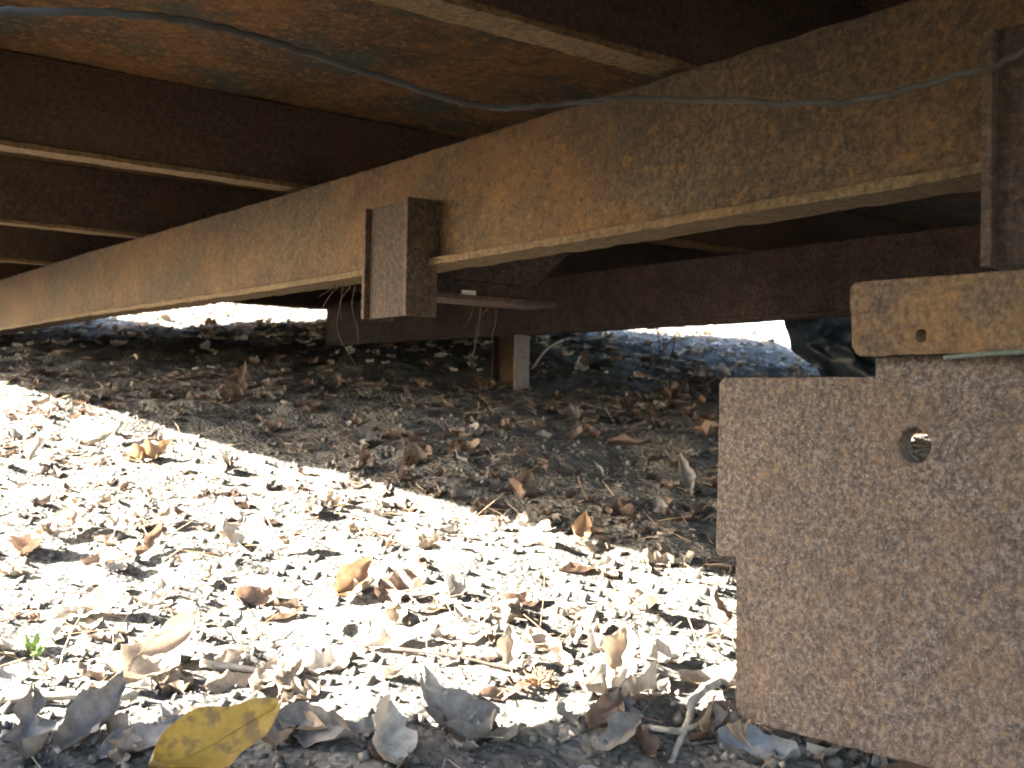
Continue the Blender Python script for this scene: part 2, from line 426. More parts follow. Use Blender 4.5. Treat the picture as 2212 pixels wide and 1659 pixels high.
# ------------------------------------------------------------------ the steel platform overhead
PL = thing('steel_platform', (0, 0, 0), ANG, 'rusty steel platform of beams, joists and deck plates overhead', 'platform')
ZB, ZT, ZD = CAMZ + 0.29, CAMZ + 0.536, CAMZ + 0.752      # beam bottom, beam top, deck underside
S0, S1 = -1.9, 7.35
def beam(n, zb, zt, s0, s1, seg, mats, seed, sag=None, front=0.024, back=0.06):
    t = 0.013
    bm_ = extrude_profile('main_beam', [(n, zt - 0.004), (n, zb + t + 0.010), (n - 0.005, zb + t + 0.0005), (n + 0.014, zb + t + 0.0005), (n + 0.009, zb + t + 0.010), (n + 0.009, zt - 0.012),
          (n + back, zt - 0.010), (n + back, zt), (n + 0.002, zt)], 1, s0, s1, seg, mats[0], PL, sag=sag, seed=seed)
    extrude_profile('bottom_flange', [(n - front, zb + t), (n - front, zb), (n + back, zb), (n + back, zb + t)], 1, s0, s1, seg, mats[1], bm_, jit=0.0010, sag=sag, seed=seed + 1)
    return bm_
sagf = lambda s: -0.013 * max(0.0, 1 - ((s - 2.0) / 2.2) ** 2)
N1, N2 = 1.264, 2.97
beam(N1, ZB, ZT, S0, S1, 330, ('beam', 'flange'), 3, sagf)
beam(N2, ZB + 0.003, ZT - 0.004, S0, 5.62, 160, ('far', 'far'), 14)
JS = [-1.15, 0.06, 0.74, 1.25, 2.60, 3.77, 4.86, 6.0]
ND0, ND1 = 0.30, 4.8
def joist_profile(s, zb, zt):
    t = 0.010
    return [(s, zt), (s, zb), (s + 0.055, zb), (s + 0.055, zb + t), (s + 0.007, zb + t), (s + 0.007, zt - t), (s + 0.055, zt - t), (s + 0.055, zt)]
for k, s in enumerate(JS):
    jo = extrude_profile('joist', joist_profile(s, ZT + 0.015, ZD - 0.004), 0, ND0 + 0.012, ND1 - 0.012, 120, 'joist', PL, seed=20 + k)
    extrude_profile('bottom_flange', [(s - 0.004, ZT + 0.003), (s + 0.06, ZT + 0.003), (s + 0.06, ZT + 0.0145), (s - 0.004, ZT + 0.0145)], 0, ND0 + 0.012, ND1 - 0.012, 120, 'lip', jo, seed=60 + k)
edges = [S0] + [s + 0.03 for s in JS[1:]] + [S1, S1 + 1.3]
for k in range(len(edges) - 1):
    a, b_ = edges[k] + 0.0015, edges[k + 1] - 0.0015
    nmax = ND1 if k < len(edges) - 2 else 2.15  # the last, narrow panel is added out of view to shade the far-left ground
    V = []; F = []; NXd, NYd = 40, 14
    for zz in (0, 1):
        for i in range(NXd + 1):
            for j in range(NYd + 1):
                n_ = ND0 + (nmax - ND0) * i / NXd; s_ = a + (b_ - a) * j / NYd
                w = 0.004 * math.sin(n_ * 5 + k) * math.sin(math.pi * j / NYd) + 0.002 * random.uniform(-1, 1)
                V.append((n_, s_, ZD + w + 0.012 * zz))
    L = (NXd + 1) * (NYd + 1)
    for i in range(NXd):
        for j in range(NYd):
            q = i * (NYd + 1) + j
            if math.hypot((V[q][0] + 0.05 - 1.83) / 0.17, (V[q][1] + 0.04 - 2.92) / 0.15) < 1: continue   # opening added to let a sun spot reach the ground behind the stand
            F.append((q, q + 1, q + NYd + 2, q + NYd + 1)); F.append((L + q, L + q + NYd + 1, L + q + NYd + 2, L + q + 1))
    for i in range(NXd):
        for j in (0, NYd):
            q = i * (NYd + 1) + j; F.append((q, q + NYd + 1, L + q + NYd + 1, L + q))
    for j in range(NYd):
        for i in (0, NXd):
            q = i * (NYd + 1) + j; F.append((q, q + 1, L + q + 1, L + q))
    mesh_obj('deck_panel', V, F, 'deck', PL)
for nn in (ND0 - 0.008, ND1):
    extrude_profile('edge_rail', [(nn, CAMZ + 0.55), (nn + 0.007, CAMZ + 0.55), (nn + 0.007, CAMZ + 0.79), (nn, CAMZ + 0.79)], 1, S0, S1, 60, 'beam', PL, seed=41)
extrude_profile('end_rail', [(S1 + 0.001, CAMZ + 0.675), (S1 + 0.01, CAMZ + 0.675), (S1 + 0.01, CAMZ + 0.79), (S1 + 0.001, CAMZ + 0.79)], 0, ND0, ND1, 60, 'joist', PL, seed=43)
# stubs of cut-off legs welded to the near beam: an I section standing on end, its flange tips towards us
def leg_stub(sa, sb, zb, zt):
    nf, nb, t = NF, N1 - 0.001, 0.013
    nw = nf + 0.017
    w_ = box('leg_stub', nw - 0.004, nw + 0.004, sb + t, sa - t, zb + 0.002, zt - 0.003, 'bracket', PL)
    for (a, b_, d) in ((sa - t, sa, 0.003), (sb, sb + t, 0.0)):
        fo = [(a, zb), (a, zt - d), (b_, zt - d), (b_, zb + 0.002)]
        fl = plate_poly('flange', fo, nf, nb, 'rib', w_, bev=0.0025)
        for se in (a - 0.002, b_ + 0.002):
            tube('weld_bead', [(nb - 0.002 + random.gauss(0, 0.0008), se + random.gauss(0, 0.0012), ZB + 0.03 + (zt - ZB - 0.04) * q_ / 30) for q_ in range(31)], lambda t: 0.0052 + 0.0012 * math.sin(t * 97), 'beam', fl, sides=6)
    return w_
NF = N1 - 0.076
p1 = on_plane(779, 691, NF); p1r = on_plane(876, 688, NF); p1t = on_plane(872, 426, NF)
leg_stub(p1[1], p1r[1], p1[2], p1t[2])
p2 = on_plane(2116, 580, NF)
leg_stub(p2[1], p2[1] - (p1[1] - p1r[1]), p2[2], on_plane(2125, 58, NF)[2])
# cross brace behind the near beam with a short lower ledge
cbm = mesh_obj('cross_brace', [(n_, s_, z_) for s_ in (2.165, 2.18) for (n_, z_) in ((N1 + 0.062, ZB - 0.002), (1.72, ZB - 0.002), (1.95, ZT - 0.06), (1.95, ZT - 0.006), (N1 + 0.062, ZT - 0.006))],
               [(0, 1, 2, 3, 4), (9, 8, 7, 6, 5), (0, 5, 6, 1), (1, 6, 7, 2), (2, 7, 8, 3), (3, 8, 9, 4), (4, 9, 5, 0)], 'far', PL)
bevel_obj(cbm, 0.002)
lg = box('ledge', N1 + 0.03, 1.72, 2.08, 2.20, CAMZ + 0.232, CAMZ + 0.244, 'far', PL)
box('ledge_web', N1 + 0.05, 1.70, 2.17, 2.182, CAMZ + 0.244, ZB - 0.003, 'far', lg)
box('tag', 1.50, 1.54, 2.163, 2.169, CAMZ + 0.250, CAMZ + 0.264, 'tag', lg, bev=0)

# ------------------------------------------------------------------ stand under the near beam on the right
NS = 1.200
q = lambda x, y, n=NS: on_plane(x, y, n)[1:]
base_pt = on_plane(1800, 1600, NS)
ST = thing('steel_stand', (0, 0, 0), ANG, 'speckled rusty steel stand of bolted plates carrying the beam at right', 'stand')
up_out = [q(1541, 1202), q(1550, 816), q(1886, 814), q(1886, 770), q(2420, 752), q(2420, 1236)]
h1 = q(1974, 963)
upper = plate_poly('upper_plate', rounded(up_out, [0.012, 0.012, 0, 0, 0, 0]), NS + 0.004, NS + 0.028, 'plate', ST, holes=[(h1[0], h1[1], 0.0215)], bev=0.0025, rag=0.0005)
NL = NS - 0.003
lo_out = [q(1589, 1550, NL), q(1589, 1132, NL), q(2420, 1165, NL), q(2420, 1770, NL)]
lower = plate_poly('lower_plate', rounded(lo_out, [0.006, 0.010, 0, 0]), NL, NL + 0.0065, 'plate', ST, bev=0.0015, rag=0.0005)
NB = NS - 0.022
bar_out = [q(1842, 770, NB), q(1834, 611, NB), q(2420, 566, NB), q(2420, 752, NB)]
hb = q(1989, 725, NB)
plate_poly('top_bar', rounded(bar_out, [0.016, 0.014, 0, 0]), NB, NB + 0.024, 'bar', ST, holes=[(hb[0], hb[1], 0.0078)], bev=0.0012, rag=0.0005)
# a shallow worn ring round the big hole
V = []; F = []
for k in range(48):
    a = 2 * math.pi * k / 48
    for r_, dn in ((0.0216, 0.0), (0.0216, -0.0016), (0.033, -0.0012), (0.035, 0.0004)):
        V.append((NS + 0.004 + dn, h1[0] + r_ * math.cos(a), h1[1] + r_ * math.sin(a)))
for k in range(48):
    for j in range(3):
        a, b_ = k * 4 + j, ((k + 1) % 48) * 4 + j; F.append((a, b_, b_ + 1, a + 1))
mesh_obj('hole_rim', V, F, 'plate', upper, smooth=True)
f0 = on_plane(1951, 1632, NL - 0.004); f1 = on_plane(2420, 1720, NL - 0.004)
box('foot_plate', NL - 0.075, NL - 0.004, f1[1], f0[1], f0[2] - 0.075, f0[2] - 0.004, 'joist', ST, bev=0.003)
wp = [on_plane(x, y, NB - 0.006) for x, y in ((2040, 773), (2090, 768), (2160, 763), (2230, 760), (2400, 754))]
WR = thing('thin_wire', (0, 0, 0), ANG, 'thin pale green wire lying under the top bar of the stand', 'wire')
tube('strand', spline(wp, 6), 0.0028, 'wire2', WR)

# ------------------------------------------------------------------ post under the far beam
pb = on_plane(1108, 836, N2 - 0.02)
PO = thing('support_post', (0, 0, 0), ANG, 'short brown steel post under the far dark beam', 'post')
ps = on_plane(1110, 780, N2 - 0.05)[1]
gz = hgt(CN * N2 - SN * ps, SN * N2 + CN * ps)
box('flange', N2 - 0.05, N2 + 0.03, ps - 0.008, ps, gz - 0.08, ZB + 0.002, 'post_lit', PO)
box('web', N2 - 0.02, N2 - 0.012, ps, ps + 0.15, gz - 0.08, ZB + 0.002, 'joist', PO)
box('flange', N2 - 0.05, N2 + 0.03, ps + 0.15, ps + 0.158, gz - 0.08, ZB + 0.002, 'joist', PO)

# ------------------------------------------------------------------ cable slung under the deck
cp = [(-260, 10, 1.30), (-120, 22, 1.33), (0, 26, 1.36), (200, 28, 1.40), (350, 36, 1.43), (480, 62, 1.47), (600, 93, 1.52), (750, 142, 1.57), (900, 192, 1.60),
      (1000, 222, 1.62), (1080, 233, 1.62), (1200, 226, 1.60), (1350, 211, 1.55), (1500, 215, 1.50), (1750, 223, 1.38), (1900, 206, 1.28), (2120, 150, 1.13), (2212, 112, 1.08), (2400, 40, 1.0)]
cb = tube('sagging_cable', [p_ + Vector((random.gauss(0, 0.0007), random.gauss(0, 0.0007), random.gauss(0, 0.0012))) for p_ in spline([at(*c_) for c_ in cp] + [Vector((0.74, 0.86, 0.99)), Vector((0.98, 0.73, 1.07)), Vector((1.16, 0.64, 1.125)), Vector((1.2, 0.62, 1.25))], 8)], lambda t: 0.0062 - 0.0034 * t, 'wire')
tag(cb, 'grey sagging cable slung below the deck and across the near beam', 'cable')

# ------------------------------------------------------------------ unseen board fence added left of the camera to shade stand and near ground
fx = -1.55
fy_end = 1.52 + math.tan(SUN_HEAD) * (fx + 0.68)
FE = thing('shade_fence', (fx, 0, 0), 0, 'added grey board fence out of view at left, shading the stand and near ground', 'fence')
bw = 0.145
for k in range(15):
    y1 = fy_end - k * (bw + 0.001); zb = hgt(fx, y1 - 0.07) - 0.05
    box('shade_board', -0.011, 0.011, y1 - bw, y1, zb, zb + 1.95 + 0.02 * random.uniform(-1, 1), 'wood', FE, bev=0.002)
for zz in (0.55, 1.55):
    box('shade_rail', -0.052, -0.012, fy_end - 15 * (bw + 0.001), fy_end - 0.02, zz, zz + 0.09, 'wood', FE)

# ------------------------------------------------------------------ leaves
def leaf_mesh(L, W, curl=0.2, cup=0.3, twist=0.0, kind='oval', nu=10, nv=4, seed=0, wav=0.05, stem=0.25, rag=0.11, crump=0.05, roll=0.0, tipc=0.0):
    rr = np.random.default_rng(seed); V = []; F = []
    ph = rr.uniform(0, 6.28, 4)
    for i in range(nu + 1):
        t = i / nu
        if kind == 'oval': w = (math.sin(math.pi * min(1, max(0, t)) ** 0.85)) ** 0.75
        elif kind == 'lance': w = (math.sin(math.pi * t ** 0.8)) ** 1.1 * 0.75
        elif kind == 'oak': w = (math.sin(math.pi * t ** 0.9)) ** 0.6 * (0.62 + 0.38 * math.cos(2 * math.pi * 3.2 * t + 2.2))
        else: w = (math.sin(math.pi * t ** 0.8)) ** 0.7 * (0.5 + 0.5 * abs(math.cos(2 * math.pi * 1.55 * t + 0.4)))
        w = max(0.03, w) * W * 0.5 * (1 + 0.10 * math.sin(9 * t + ph[0]))
        side = (1 + rag * math.sin(13 * t + ph[1]) + rag * 0.7 * math.sin(31 * t + ph[2]), 1 + rag * math.sin(11 * t + ph[3]) + rag * 0.7 * math.sin(27 * t + ph[0]))
        for j in range(nv + 1):
            v = j / nv * 2 - 1
            edge = 1 + 0.06 * math.sin(17 * t + ph[1] + 2 * v)
            x = (t - 0.5) * L + 0.03 * L * math.sin(9 * v + ph[0]) * v * v; y = v * w * edge * (side[0] if v < 0 else side[1])
            a = cup * v * v * (1 + 0.4 * math.sin(4 * t + ph[2])) + 0.10 * abs(v)
            z = a * W * 0.5 + curl * L * ((t - 0.45) ** 2) * 1.6 + wav * W * math.sin(7 * t + 3 * v + ph[3]) + crump * W * (math.sin(19 * t + 5 * v + ph[0]) * abs(v) + 0.6 * math.sin(9 * v - 12 * t + ph[1])) + roll * W * max(0.0, abs(v) - 0.45) ** 1.5 * (1 if v * math.cos(ph[2]) > 0 else 0.25) + tipc * L * max(0.0, t - 0.62) ** 2
            tw = twist * (t - 0.5); y, z = y * math.cos(tw) - z * math.sin(tw), y * math.sin(tw) + z * math.cos(tw)
            V.append((x, y, z))
    for i in range(nu):
        for j in range(nv):
            q_ = i * (nv + 1) + j; F.append((q_, q_ + 1, q_ + nv + 2, q_ + nv + 1))
    if stem:
        b0 = len(V); c0 = V[nv // 2]; r_ = 0.010 * W + 0.0006
        for k in range(4):
            t = k / 3; x = c0[0] + 0.01 - t * stem * L; z = c0[2] + 0.25 * t * t * stem * L
            V += [(x, c0[1] - r_, z), (x, c0[1] + r_, z), (x, c0[1], z + 1.6 * r_)]
        for k in range(3):
            for a, c in ((0, 1), (1, 2), (2, 0)):
                F.append((b0 + k * 3 + a, b0 + k * 3 + c, b0 + k * 3 + 3 + c, b0 + k * 3 + 3 + a))
    return V, F
PROTO = {}
def proto(kind, i, nu=16, nv=6):
    key = (kind, i)
    if key not in PROTO:
        rr = random.Random(i * 31 + hash(kind) % 97 if False else i * 31 + len(kind) * 7)
        asp = {'oval': 0.48, 'lance': 0.40, 'oak': 0.62, 'maple': 0.95}[kind] * rr.uniform(0.85, 1.15)
        V, F = leaf_mesh(1.0, asp, rr.uniform(-0.15, 0.35), rr.uniform(0.05, 0.55), rr.uniform(-0.6, 0.6), kind, nu, nv, i, 0.08, rr.uniform(0.1, 0.35), 0.12, rr.uniform(0.03, 0.07), rr.uniform(0, 0.9), rr.uniform(-0.3, 1.2))
        me = bpy.data.meshes.new('leaf'); me.from_pydata(V, [], F); me.update()
        me.polygons.foreach_set('use_smooth', [True] * len(me.polygons)); PROTO[key] = me
    return PROTO[key]
PROTO_M = {}
def proto_mat(kind, i, mat):
    k = (kind, i, mat)
    if k not in PROTO_M:
        me = proto(kind, i).copy(); me.materials.append(M[mat]); PROTO_M[k] = me
    return PROTO_M[k]
def lay(o, x, y, yaw, tilt, tdir, lift, scale):
    """rest a leaf on the soil: turned by yaw, tipped by tilt towards tdir; its lowest point touches the soil"""
    n_ = nrm(x, y); rot = n_.to_track_quat('Z', 'Y').to_matrix().to_4x4()
    ax = Vector((math.cos(tdir), math.sin(tdir), 0))
    Mx = Matrix.Rotation(tilt, 4, ax) @ rot @ Matrix.Rotation(yaw, 4, 'Z') @ Matrix.Scale(scale, 4)
    Mx = Matrix.Translation((x, y, 0)) @ Mx
    low = min((Mx @ v.co).z - 0 for v in o.data.vertices)
    gmin = hgt(x, y)
    Mx.translation.z = gmin - low - 0.004 - 0.12 * abs(math.sin(tilt)) * 0 + lift
    o.matrix_world = Mx
def leaf_at(px, py, size, kind, mat, yaw, tilt=0.0, tdir=0.0, lift=0.0, proto_i=0, label=None, group=None, cat='leaf', name='dry_leaf'):
    p = on_ground(px, py)
    o = link(bpy.data.objects.new(name, proto_mat(kind, proto_i, mat)))
    lay(o, p.x, p.y, yaw, tilt, tdir, lift, size)
    return tag(o, label, cat, group)
# leaves one can point to (picture position of the foot, length in metres)
HAND = [
 (690, 1600, 0.125, 'oval', 'leaf_grey', 0.2, 0.7, 0.0, 3, 'broad grey-brown leaf just right of the yellow leaf'),
 (842, 1640, 0.105, 'oval', 'leaf_pale', 1.3, 0.55, 0.2, 4, 'pale oval leaf standing in the shade at the bottom edge'),
 (985, 1590, 0.125, 'maple', 'leaf_grey', 0.3, 0.5, 0.0, 5, 'pointed lobed grey leaf in the foreground shade'),
 (300, 1625, 0.12, 'oval', 'leaf_grey', 0.1, 0.6, 0.0, 6, 'rounded grey leaf touching the left side of the yellow leaf'),
 (205, 1605, 0.12, 'oval', 'leaf_grey', 1.1, 0.7, 0.1, 7, 'long grey leaf leaning up in the shade at lower left'),
 (60, 1620, 0.13, 'oak', 'leaf_grey', 0.6, 0.5, 0.0, 8, 'dark grey leaf in the bottom left corner'),
 (335, 1465, 0.15, 'oval', 'leaf_tan', 0.5, 0.75, 0.0, 9, 'large curled tan leaf, half in its own shade, above the yellow leaf'),
 (490, 1185, 0.1, 'oak', 'leaf_pale', 1.4, 0.9, 0.0, 10, 'tall notched pale leaf standing in the sunlit strip'),
 (195, 1325, 0.115, 'oval', 'leaf_pale', 0.45, 0.35, 0.0, 11, 'flat pale oval leaf in the sun near the left edge'),
 (75, 1005, 0.085, 'oval', 'leaf_pale', 1.2, 0.9, 0.0, 12, 'round white-looking leaf upright in the sun at far left'),
 (762, 1285, 0.1, 'oval', 'leaf_orange', 1.4, 0.8, 0.1, 13, 'orange-tan curled leaf amid the sunlit strip'),
 (1150, 1178, 0.105, 'oval', 'leaf_pale', 0.1, 0.75, 0.0, 14, 'broad pale leaf catching the sun at the shadow line'),
 (1252, 1175, 0.075, 'oval', 'leaf_orange', 1.3, 1.1, 0.0, 15, 'upright orange-tipped leaf at the shadow line'),
 (1322, 1225, 0.075, 'oval', 'leaf_pale', 0.6, 0.8, 0.0, 16, 'pale rounded leaf at the shadow line nearest the stand'),
 (1338, 1515, 0.115, 'oak', 'leaf_pale', 0.1, 0.5, 0.0, 17, 'pale curled leaf lying left of the stand foot'),
 (1338, 1470, 0.10, 'oval', 'leaf_tan', 1.35, 0.8, 0.0, 18, 'rolled tan leaf standing behind the pale curled leaf'),
 (1552, 1482, 0.12, 'oval', 'leaf_tan', 1.0, 0.7, 0.2, 19, 'tan leaf leaning against the left edge of the stand'),
 (1640, 1640, 0.105, 'oval', 'leaf_blue', 0.35, 0.35, 0.0, 20, 'blue-grey leaf in the shade in front of the stand'),
 (1476, 1072, 0.10, 'lance', 'leaf_grey', 1.4, 0.9, 0.3, 21, 'shrivelled grey leaf upright in the shade left of the stand'),
 (1293, 1030, 0.06, 'lance', 'leaf_grey', 1.5, 1.0, 0.0, 22, 'small pointed grey leaf upright in the shade'),
 (1262, 1085, 0.075, 'oval', 'leaf_grey', 0.2, 0.5, 0.0, 23, 'grey curved leaf in the shade before the shadow line'),
 (512, 836, 0.12, 'oval', 'leaf_brown', 0.5, 0.8, 0.0, 24, 'brown leaf standing in the deep shade under the near beam'),
 (328, 992, 0.125, 'oak', 'leaf_orange', 1.2, 1.0, 0.2, 25, 'orange-brown curled leaf at the far left of the shadow line'),
 (232, 965, 0.12, 'lance', 'leaf_pale', 1.8, 1.2, 0.3, 26, 'thin bright curved leaf at the upper edge of the sunlit strip'),
 (905, 1000, 0.085, 'maple', 'leaf_brown', 0.9, 0.8, 0.0, 27, 'brown pointed leaf standing in the shade, middle of the ground'),
 (790, 1010, 0.07, 'oval', 'leaf_brown', 0.7, 0.8, 0.1, 28, 'squarish reddish-brown leaf in the shade above the sunlit strip'),
 (1350, 960, 0.17, 'lance', 'leaf_brown', 0.0, 0.2, 0.0, 29, 'long flat brown leaf in the shade beside the stand'),
 (850, 945, 0.07, 'oval', 'leaf_orange', 0.3, 0.7, 0.0, 30, 'small rust-orange leaf in the middle of the shade'),
 (860, 1400, 0.12, 'lance', 'leaf_pale', 0.35, 0.4, 0.0, 31, 'long pale leaf lying slantwise in the brightest sun'),
 (1000, 1385, 0.105, 'oval', 'leaf_pale', 0.4, 0.35, 0.0, 32, 'pale leaf with a shaded side, right of the long pale leaf'),
 (1100, 1440, 0.085, 'oval', 'leaf_tan', 1.9, 0.7, 0.0, 33, 'tan leaf turned on edge near the front of the sunlit strip'),
 (560, 1300, 0.085, 'oval', 'leaf_brown', 0.3, 0.6, 0.0, 34, 'brown leaf with a dark underside in the left part of the sun'),
 (865, 1300, 0.09, 'maple', 'leaf_brown', 0.9, 0.9, 0.0, 35, 'dark brown leaf standing in the middle of the sunlit strip'),
]
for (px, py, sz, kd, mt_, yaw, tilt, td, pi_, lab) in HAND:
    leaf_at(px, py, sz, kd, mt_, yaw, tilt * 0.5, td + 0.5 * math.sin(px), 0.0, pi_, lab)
# the yellow leaf: blade, midrib and stalk
YL = on_ground(440, 1690)
V, F = leaf_mesh(0.165, 0.084, 0.12, 0.22, 0.3, 'oval', 22, 10, 77, 0.02, 0, 0.02, 0.008)
yl = mesh_obj('yellow_leaf', V, F, 'leaf_yellow', None, smooth=True)
tag(yl, 'yellow leaf with brown spots at the bottom of the view', 'leaf')
mid_pts = [Vector(V[i * 11 + 5]) + Vector((0, 0, 0.0006)) for i in range(23)]
tube('midrib', mid_pts, lambda t: 0.0016 - 0.0012 * t, 'leaf_yellow', yl, sides=6)
tube('stalk', [Vector(V[5]) + Vector((0.004 - 0.012 * k, 0, 0.0006 + 0.001 * k * k)) for k in range(5)], 0.0014, 'leaf_yellow', yl, sides=6)
tip = at(592, 1538, 1.36); root = at(340, 1668, 1.26)
ax_x = (tip - root).normalized(); ax_z = (Vector((0.05, -0.75, 0.85)) - ax_x * ax_x.dot(Vector((0.05, -0.75, 0.85)))).normalized(); ax_y = ax_z.cross(ax_x)
my = Matrix((ax_x, ax_y, ax_z)).transposed().to_4x4(); my.translation = tip - ax_x * 0.080
yl.matrix_world = my

# more single leaves in each zone, each named by its look and by what it lies next to
LAND = [('the yellow leaf', 465, 1600), ('the pale straight stick', 525, 1466), ('the green weed', 72, 1435), ('the seed clump', 1165, 1485), ('the forked root', 1500, 1560),
        ('the foot of the stand', 1600, 1540), ('the tall notched pale leaf', 490, 1150), ('the upright orange-tipped leaf', 1252, 1140), ('the short brown post', 1125, 830),
        ('the orange-brown curled leaf', 328, 950), ('the long flat brown leaf', 1350, 960), ('the long pale leaf', 860, 1390), ('the reddish twig', 1080, 1455),
        ('the dark brown standing leaf', 865, 1270), ('the shrivelled grey leaf', 1476, 1030), ('the brown pointed leaf', 905, 980), ('the flat pale oval leaf', 195, 1300),
        ('the brown leaf in deep shade', 512, 815), ('the large curled tan leaf', 335, 1430), ('the stick at the left edge', 150, 1524), ('the blue-grey leaf', 1640, 1625), ('the lobed grey leaf', 985, 1570)]
COLW = {'leaf_pale': 'pale', 'leaf_tan': 'tan', 'leaf_brown': 'brown', 'leaf_grey': 'grey', 'leaf_orange': 'orange-brown'}
SHW = {'oval': 'oval', 'lance': 'narrow', 'oak': 'wavy-edged', 'maple': 'pointed lobed'}
USED = set()
def own_label(px, py, size, kd, mt_, tilt):
    w = ('small ' if size < 0.055 else 'large ' if size > 0.078 else '') + ('upturned ' if tilt > 0.55 else 'flat ' if tilt < 0.08 else '') + COLW[mt_] + ' ' + SHW[kd] + ' leaf'
    for (ln, lx, ly) in sorted(LAND, key=lambda l: (l[1] - px) ** 2 + 2.5 * (l[2] - py) ** 2)[:4]:
        dx, dy = px - lx, (py - ly) * 1.6
        rel = ('right of' if dx > 0 else 'left of') if abs(dx) > abs(dy) else ('in front of' if dy > 0 else 'behind')
        far = 'just ' if math.hypot(dx, dy) < 110 else ''
        lab = w + ' ' + far + rel + ' ' + ln
        if lab not in USED: USED.add(lab); return lab
    return None
ZONES = [  # sun and shade also put into the leaf tones: palest in sun, dullest in shade
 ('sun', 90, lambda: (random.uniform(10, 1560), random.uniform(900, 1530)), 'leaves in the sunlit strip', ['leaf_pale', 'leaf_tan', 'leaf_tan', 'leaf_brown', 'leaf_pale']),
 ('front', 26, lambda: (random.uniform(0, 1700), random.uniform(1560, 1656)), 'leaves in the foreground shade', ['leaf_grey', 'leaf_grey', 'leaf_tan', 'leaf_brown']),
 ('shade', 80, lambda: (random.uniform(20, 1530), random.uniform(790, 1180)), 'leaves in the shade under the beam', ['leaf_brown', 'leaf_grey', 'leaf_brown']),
]
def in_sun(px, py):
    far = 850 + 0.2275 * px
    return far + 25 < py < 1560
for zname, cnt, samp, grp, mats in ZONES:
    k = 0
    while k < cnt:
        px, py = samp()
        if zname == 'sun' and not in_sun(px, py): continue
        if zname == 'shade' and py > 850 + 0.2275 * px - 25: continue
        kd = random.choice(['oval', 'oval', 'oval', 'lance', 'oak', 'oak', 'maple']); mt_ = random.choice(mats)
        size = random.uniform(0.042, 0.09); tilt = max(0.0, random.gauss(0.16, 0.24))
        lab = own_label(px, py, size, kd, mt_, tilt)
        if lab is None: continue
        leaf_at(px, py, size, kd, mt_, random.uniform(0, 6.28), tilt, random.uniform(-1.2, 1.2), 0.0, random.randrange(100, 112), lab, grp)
        k += 1

# the litter nobody could count
def scatter(name, count, region, make, mat, label, cat):
    VV = []; FF = []; CC = []; base = 0
    xs, ys = region(count); hs_ = height(xs, ys)
    for x, y, h in zip(xs, ys, hs_):
        v, f, c = make(float(x), float(y), float(h))
        VV.append(v); FF.append(f + base); CC.append(np.repeat(np.array([[*c, 1.0]]), len(v), 0)); base += len(v)
    V = np.concatenate(VV); C_ = np.concatenate(CC); F = np.concatenate(FF)
    me = bpy.data.meshes.new(name)
    me.vertices.add(len(V)); me.vertices.foreach_set('co', V.ravel())
    w = F.shape[1]
    me.loops.add(F.size); me.loops.foreach_set('vertex_index', F.ravel().astype(np.int32))
    me.polygons.add(len(F)); me.polygons.foreach_set('loop_start', np.arange(0, F.size, w)); me.polygons.foreach_set('loop_total', np.full(len(F), w))
    me.update(calc_edges=True); me.polygons.foreach_set('use_smooth', np.ones(len(F), bool))
    at_ = me.color_attributes.new('leafcol', 'FLOAT_COLOR', 'POINT'); at_.data.foreach_set('color', C_.ravel())
    me.materials.append(M[mat]); o = link(bpy.data.objects.new(name, me))
    return tag(o, label, cat, None, 'stuff')
LOW = []
for i in range(24):
    kd = ['oval', 'lance', 'oak', 'maple', 'oval', 'oval'][i % 6]
    rr = random.Random(i)
    v, f = leaf_mesh(1.0, {'oval': 0.5, 'lance': 0.38, 'oak': 0.6, 'maple': 0.9}[kd] * rr.uniform(0.8, 1.2), rr.uniform(-0.2, 0.35), rr.uniform(0.03, 0.5), rr.uniform(-0.5, 0.5), kd, 7 if kd in ('oak', 'maple') else 6, 3, i, 0.08, 0, 0.15, 0.08, rr.uniform(0, 0.8), rr.uniform(-0.3, 0.9))
    LOW.append((np.array(v), np.array(f)))
PAL = [(0.115, 0.098, 0.08), (0.098, 0.078, 0.062), (0.075, 0.056, 0.044), (0.052, 0.038, 0.03), (0.135, 0.119, 0.102), (0.10, 0.091, 0.083), (0.072, 0.065, 0.059), (0.082, 0.053, 0.036), (0.062, 0.045, 0.036)]  # brown leaves of the shaded ground, darkened further to carry its shade
PAL_FRONT = [(0.27, 0.235, 0.195), (0.21, 0.175, 0.138), (0.32, 0.285, 0.24), (0.18, 0.138, 0.10), (0.12, 0.09, 0.068), (0.23, 0.208, 0.183)]  # paler leaves near the camera; the strip's sunlight is put into their colour
PAL_BANK = [(0.46, 0.40, 0.33), (0.30, 0.235, 0.175), (0.15, 0.105, 0.072), (0.55, 0.485, 0.405), (0.33, 0.295, 0.26), (0.25, 0.15, 0.082)]  # bank leaves, lightened so the colour carries the skylight there
def rotm(yaw, tilt, td):
    return np.array(Matrix.Rotation(tilt, 3, Vector((math.cos(td), math.sin(td), 0))) @ Matrix.Rotation(yaw, 3, 'Z'))
LS = [1.0]
def make_leaf(x, y, h):
    v, f = random.choice(LOW); s = (0.016 + 0.045 * random.random() ** 1.5) * LS[0] * (1.0 if y < 4 else 1.35)
    p = (v * s) @ rotm(random.uniform(0, 6.28), random.gauss(0, 0.15), random.uniform(0, 3.14)).T
    p[:, 2] += -p[:, 2].min() * 0.8
    sl = 0.156
    p[:, 2] += p[:, 1] * sl
    p += np.array([x, y, h - 0.003])
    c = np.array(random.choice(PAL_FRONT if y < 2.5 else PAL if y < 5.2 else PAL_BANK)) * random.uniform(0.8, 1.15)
    return p, f, c
